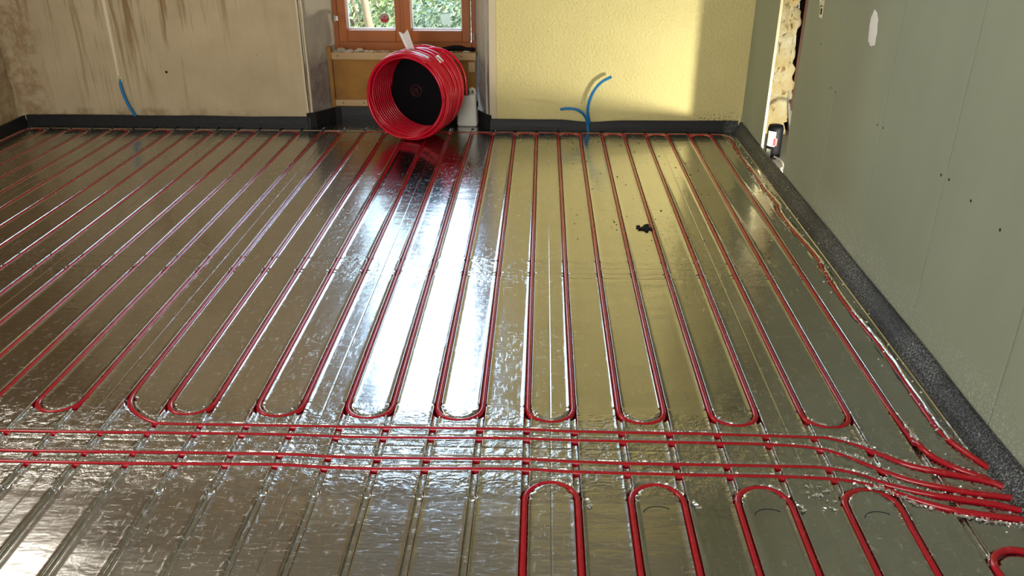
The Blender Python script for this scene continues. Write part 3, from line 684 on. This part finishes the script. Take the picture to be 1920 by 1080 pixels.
b = MB(); b.tube([(1.452+.004*math.sin(k*1.7), 4.846+.004*math.sin(k*2.9), .05+.06*k) if False else (1.466-.045*min(.08+.05*k, .75)+.004*math.sin(k*1.7), 4.857, .08+.05*k) for k in range(26)], .0035, 6); b.build('plaster_edge', M['chalk'], nr_)
b = MB(); b.box((1.478, 4.88, -.02), (1.515, 4.97, 1.9)); b.box((1.522, 4.90, -.02), (1.60, 4.97, 1.9)); b.build('door_post', M['darkwood'], nr_, bevel=.003)
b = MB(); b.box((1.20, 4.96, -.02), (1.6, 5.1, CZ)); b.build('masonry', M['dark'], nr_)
for k, (a, c, d) in enumerate((((1.415, 4.83, .36), (1.440, 4.80, .18), (1.470, 4.76, -.01)), ((1.432, 4.835, .26), (1.458, 4.79, .10), (1.487, 4.74, -.01)))):
    o = MB().tube(spline([a, c, d], .02), .0075, 10).build('conduit', M['greyconduit'], smooth=True)
    tag(o, ('longer grey conduit leaning against the rubble wall beyond the doorway', 'shorter grey conduit leaning beside the dark post beyond the doorway')[k], 'conduit', 'grey conduits beyond the doorway')
t = empty('container', (1.262, 4.345, -.02)); tag(t, 'black and white container with a red patch standing in the doorway', 'container')
b = MB(); b.tube([(0, 0, 0), (0, 0, .006), (0, 0, .16), (0, 0, .175), (0, 0, .178)], [.036, .04, .04, .036, .025], 24); b.build('body', M['black'], t, True)
def wrap(r, a0, a1, z0, z1, name, mt):
    vs = []
    for k in range(13):
        a = a0 + (a1-a0)*k/12
        for z in (z0, z1): vs.append((r*math.cos(a), r*math.sin(a), z))
    o = newmesh(name, vs, [(2*k, 2*k+1, 2*k+3, 2*k+2) for k in range(12)], M[mt], t, True)
wrap(.0406, math.radians(195), math.radians(262), .07, .15, 'white_label', 'paper'); wrap(.0406, math.radians(200), math.radians(240), .015, .055, 'silver_label', 'metal'); wrap(.0410, math.radians(248), math.radians(275), .075, .115, 'red_patch', 'red')
wire = spline([(1.48, 4.50, .12), (1.425, 4.48, .135), (1.385, 4.46, .10), (1.36, 4.38, .02), (1.33, 4.25, .005), (1.28, 4.12, .004), (1.22, 4.02, .015), (1.235, 3.90, .004)], .01)
b = MB(); b.tube(wire, .0055, 8); b.tube(spline([(1.26, 4.30, .0), (1.27, 4.2, .006), (1.25, 4.08, .012), (1.225, 3.99, .006)], .01), .0045, 8); o = b.build('cable', M['white'], smooth=True); tag(o, 'white cable looping down to the floor in the doorway gap', 'cable')

# ------------------------------------------------------------------ small debris on the floor
b = MB()
for k in range(16):
    a = random.random()*6.28; r = random.random()**.7*.032
    b.add(*rock((.470+math.cos(a)*r, 3.262+math.sin(a)*r*1.2, .004), .004+.005*random.random(), k*2.3, .7))
tag(b.build('dirt_clump', M['dark']), 'clump of black dirt beside a red pipe on the yellow-reflecting part of the floor', 'dirt')
b = MB()
for k in range(60):
    x = .15+.75*random.random(); y_ = 3.1+1.5*random.random()
    b.add(*rock((x, y_, .001), .0012+.002*random.random(), k*1.1, .6))
tag(b.build('dirt_specks', M['dark']), 'tiny black specks scattered on the foil in front of the yellow wall', 'dirt', kind='stuff')
def shred(b, x, y_, s):
    s *= .62
    a = random.random()*6.28; n_ = 3; vs = []
    for i in range(n_+1):
        for j in range(n_+1):
            u, v = (i/n_-.5)*s*(1.4+random.random()*.8), (j/n_-.5)*s
            s_ = s; vs.append((x+u*math.cos(a)-v*math.sin(a)+random.uniform(-1, 1)*s*.12, y_+u*math.sin(a)+v*math.cos(a)+random.uniform(-1, 1)*s*.12, .002+random.random()*s*.55))
    b.add(vs, [(i*(n_+1)+j, i*(n_+1)+j+1, (i+1)*(n_+1)+j+1, (i+1)*(n_+1)+j) for i in range(n_) for j in range(n_)])
b = MB()
for L, off in ((T4s, -.014), (T4s, -.016), (T3s, .012), (T2s, .013), (T1s, .014), (L8s, .015), (T4s, -.018)):
    Q = [p for p in L if .80 < p[0] < 1.14 and p[1] < 1.85]
    for k in range(40):
        p = random.choice(Q); shred(b, p[0]+random.uniform(-.008, .008), p[1]+off+random.uniform(-.006, .006), .004+.009*random.random()**2)
for k in range(18): shred(b, .70+random.uniform(-.03, .028), 1.57+random.uniform(-.06, .05), .004+.008*random.random())
for k in range(26): p = random.choice(L9s[20:]); shred(b, p[0]+random.choice((-.012, .012)), p[1], .003+.006*random.random())
for x in (.147, .397, .640): shred(b, x, 1.535, .014); shred(b, x+.006, 1.52, .012)
tag(b.build('foil_shreds', mat('torn_foil', (.85, .85, .85), .3, 1.0), flip=False), 'torn silver foil shreds around the bundle of pipes at the right wall', 'foil scraps', kind='stuff')
b = MB()
for k in range(150):
    x = random.uniform(1.06, 1.17); y_ = random.uniform(1.3, 4.7); z = .0015 if x < 1.135 else (x-1.14)*1.5+.003
    b.add(*rock((x, y_, z), .001+.0018*random.random(), k*1.3, .7))
tag(b.build('plaster_dust', M['chalk']), 'white plaster grains sprinkled along the right foam strip', 'dust', kind='stuff')
b = MB(); b.box((1.46, 3.62, -.02), (1.60, 3.70, .0)); 

# ------------------------------------------------------------------ garden outside
b = MB(); b.box((-14, 5.45, -1.6), (14, 30, -1.5)); g = b.build('garden_ground', M['ground']); g['kind'] = 'structure'
def bush(x, y_, z, rx, rz, nleaf, mt, label, seed, s=.05, stem=True):
    rnd = random.Random(seed); t = empty('shrub', (x, y_, z)); tag(t, label, 'shrub', 'shrubs outside the window'); b = MB()
    for k in range(nleaf):
        d = Vector((rnd.gauss(0, 1), rnd.gauss(0, 1), rnd.gauss(0, 1))).normalized(); r = rnd.random()**.35*(1 + .35*mn.noise(d*2+Vector((seed, 0, 0))))
        c = Vector((d.x*rx*r, d.y*rx*r, rz + d.z*rz*r)); u = Vector((rnd.gauss(0, 1), rnd.gauss(0, 1), rnd.gauss(0, 1))).normalized(); v = u.orthogonal().normalized(); w = u.cross(v)
        q = s*(.5+rnd.random()); b.add([c-v*q, c+w*q*.35, c+v*q, c-w*q*.35], [(0, 1, 2, 3)])
    b.build('foliage', M[mt], t, flip=False)
    b = MB()
    for k in range(6):
        a = rnd.random()*6.28; b.tube(spline([(0, 0, 0), (math.cos(a)*rx*.25, math.sin(a)*rx*.25, rz*.8), (math.cos(a)*rx*.6, math.sin(a)*rx*.6, rz*1.6)], .2), [.02]*(len(spline([(0, 0, 0), (math.cos(a)*rx*.25, math.sin(a)*rx*.25, rz*.8), (math.cos(a)*rx*.6, math.sin(a)*rx*.6, rz*1.6)], .2))), 6)
    b.build('branches', M['bark'], t, True)
bush(-2.75, 8.6, -1.5, .8, 1.0, 9000, 'leafB', 'yellow-green shrub outside the left edge of the left pane', 1, .032)
bush(-1.75, 9.6, -1.5, 1.0, 1.1, 12000, 'leafA', 'mid-green bush behind the round sticker in the left pane', 2, .035)
bush(-.95, 8.4, -1.5, .75, .95, 11000, 'leafC', 'dark green bush seen at the left of the right pane', 3, .028)
bush(-.20, 9.2, -1.5, 1.0, 1.15, 12000, 'leafA', 'bushy green shrub filling the right of the right pane', 4, .033)
bush(-3.6, 11.5, -1.5, 1.6, 1.35, 5000, 'leafC', 'dark shrub in the back behind the yellow-green one', 5, .08)
bush(-1.2, 12.5, -1.5, 1.8, 1.45, 6000, 'leafB', 'yellowish shrub in the back between the two panes', 6, .08)
bush(1.2, 12.0, -1.5, 1.8, 1.4, 5000, 'leafA', 'green shrub in the back at the far right', 7, .08)
for k, (x, y_, r, lab) in enumerate(((-1.93, 7.9, .085, 'thicker pale tree trunk outside the left pane'), (-1.68, 8.3, .05, 'thinner tree trunk just right of the thick one outside'))):
    t = empty('tree', (x, y_, -1.5)); tag(t, lab, 'tree', 'tree trunks outside the left pane')
    ps = spline([(0.10, 0, 0), (.06, 0, 1.2), (-.05, 0, 2.2), (-.1, .1, 3.4)], .15); MB().tube(ps, [r*(1-.5*i/len(ps)) for i in range(len(ps))], 12).build('trunk', M['bark'], t, True)
    rnd = random.Random(k+40); b = MB()
    for q in range(1400):
        d = Vector((rnd.gauss(0, 1), rnd.gauss(0, 1), rnd.gauss(0, .7))).normalized()*rnd.random()**.4*.9; c = d + Vector((-.1, .1, 3.9)); u = Vector((rnd.gauss(0, 1), rnd.gauss(0, 1), rnd.gauss(0, 1))).normalized(); v = u.orthogonal().normalized(); w = u.cross(v)
        b.add([c-v*.05, c+w*.02, c+v*.05, c-w*.02], [(0, 1, 2, 3)])
    b.build('crown', M['leafA'], t, flip=False)
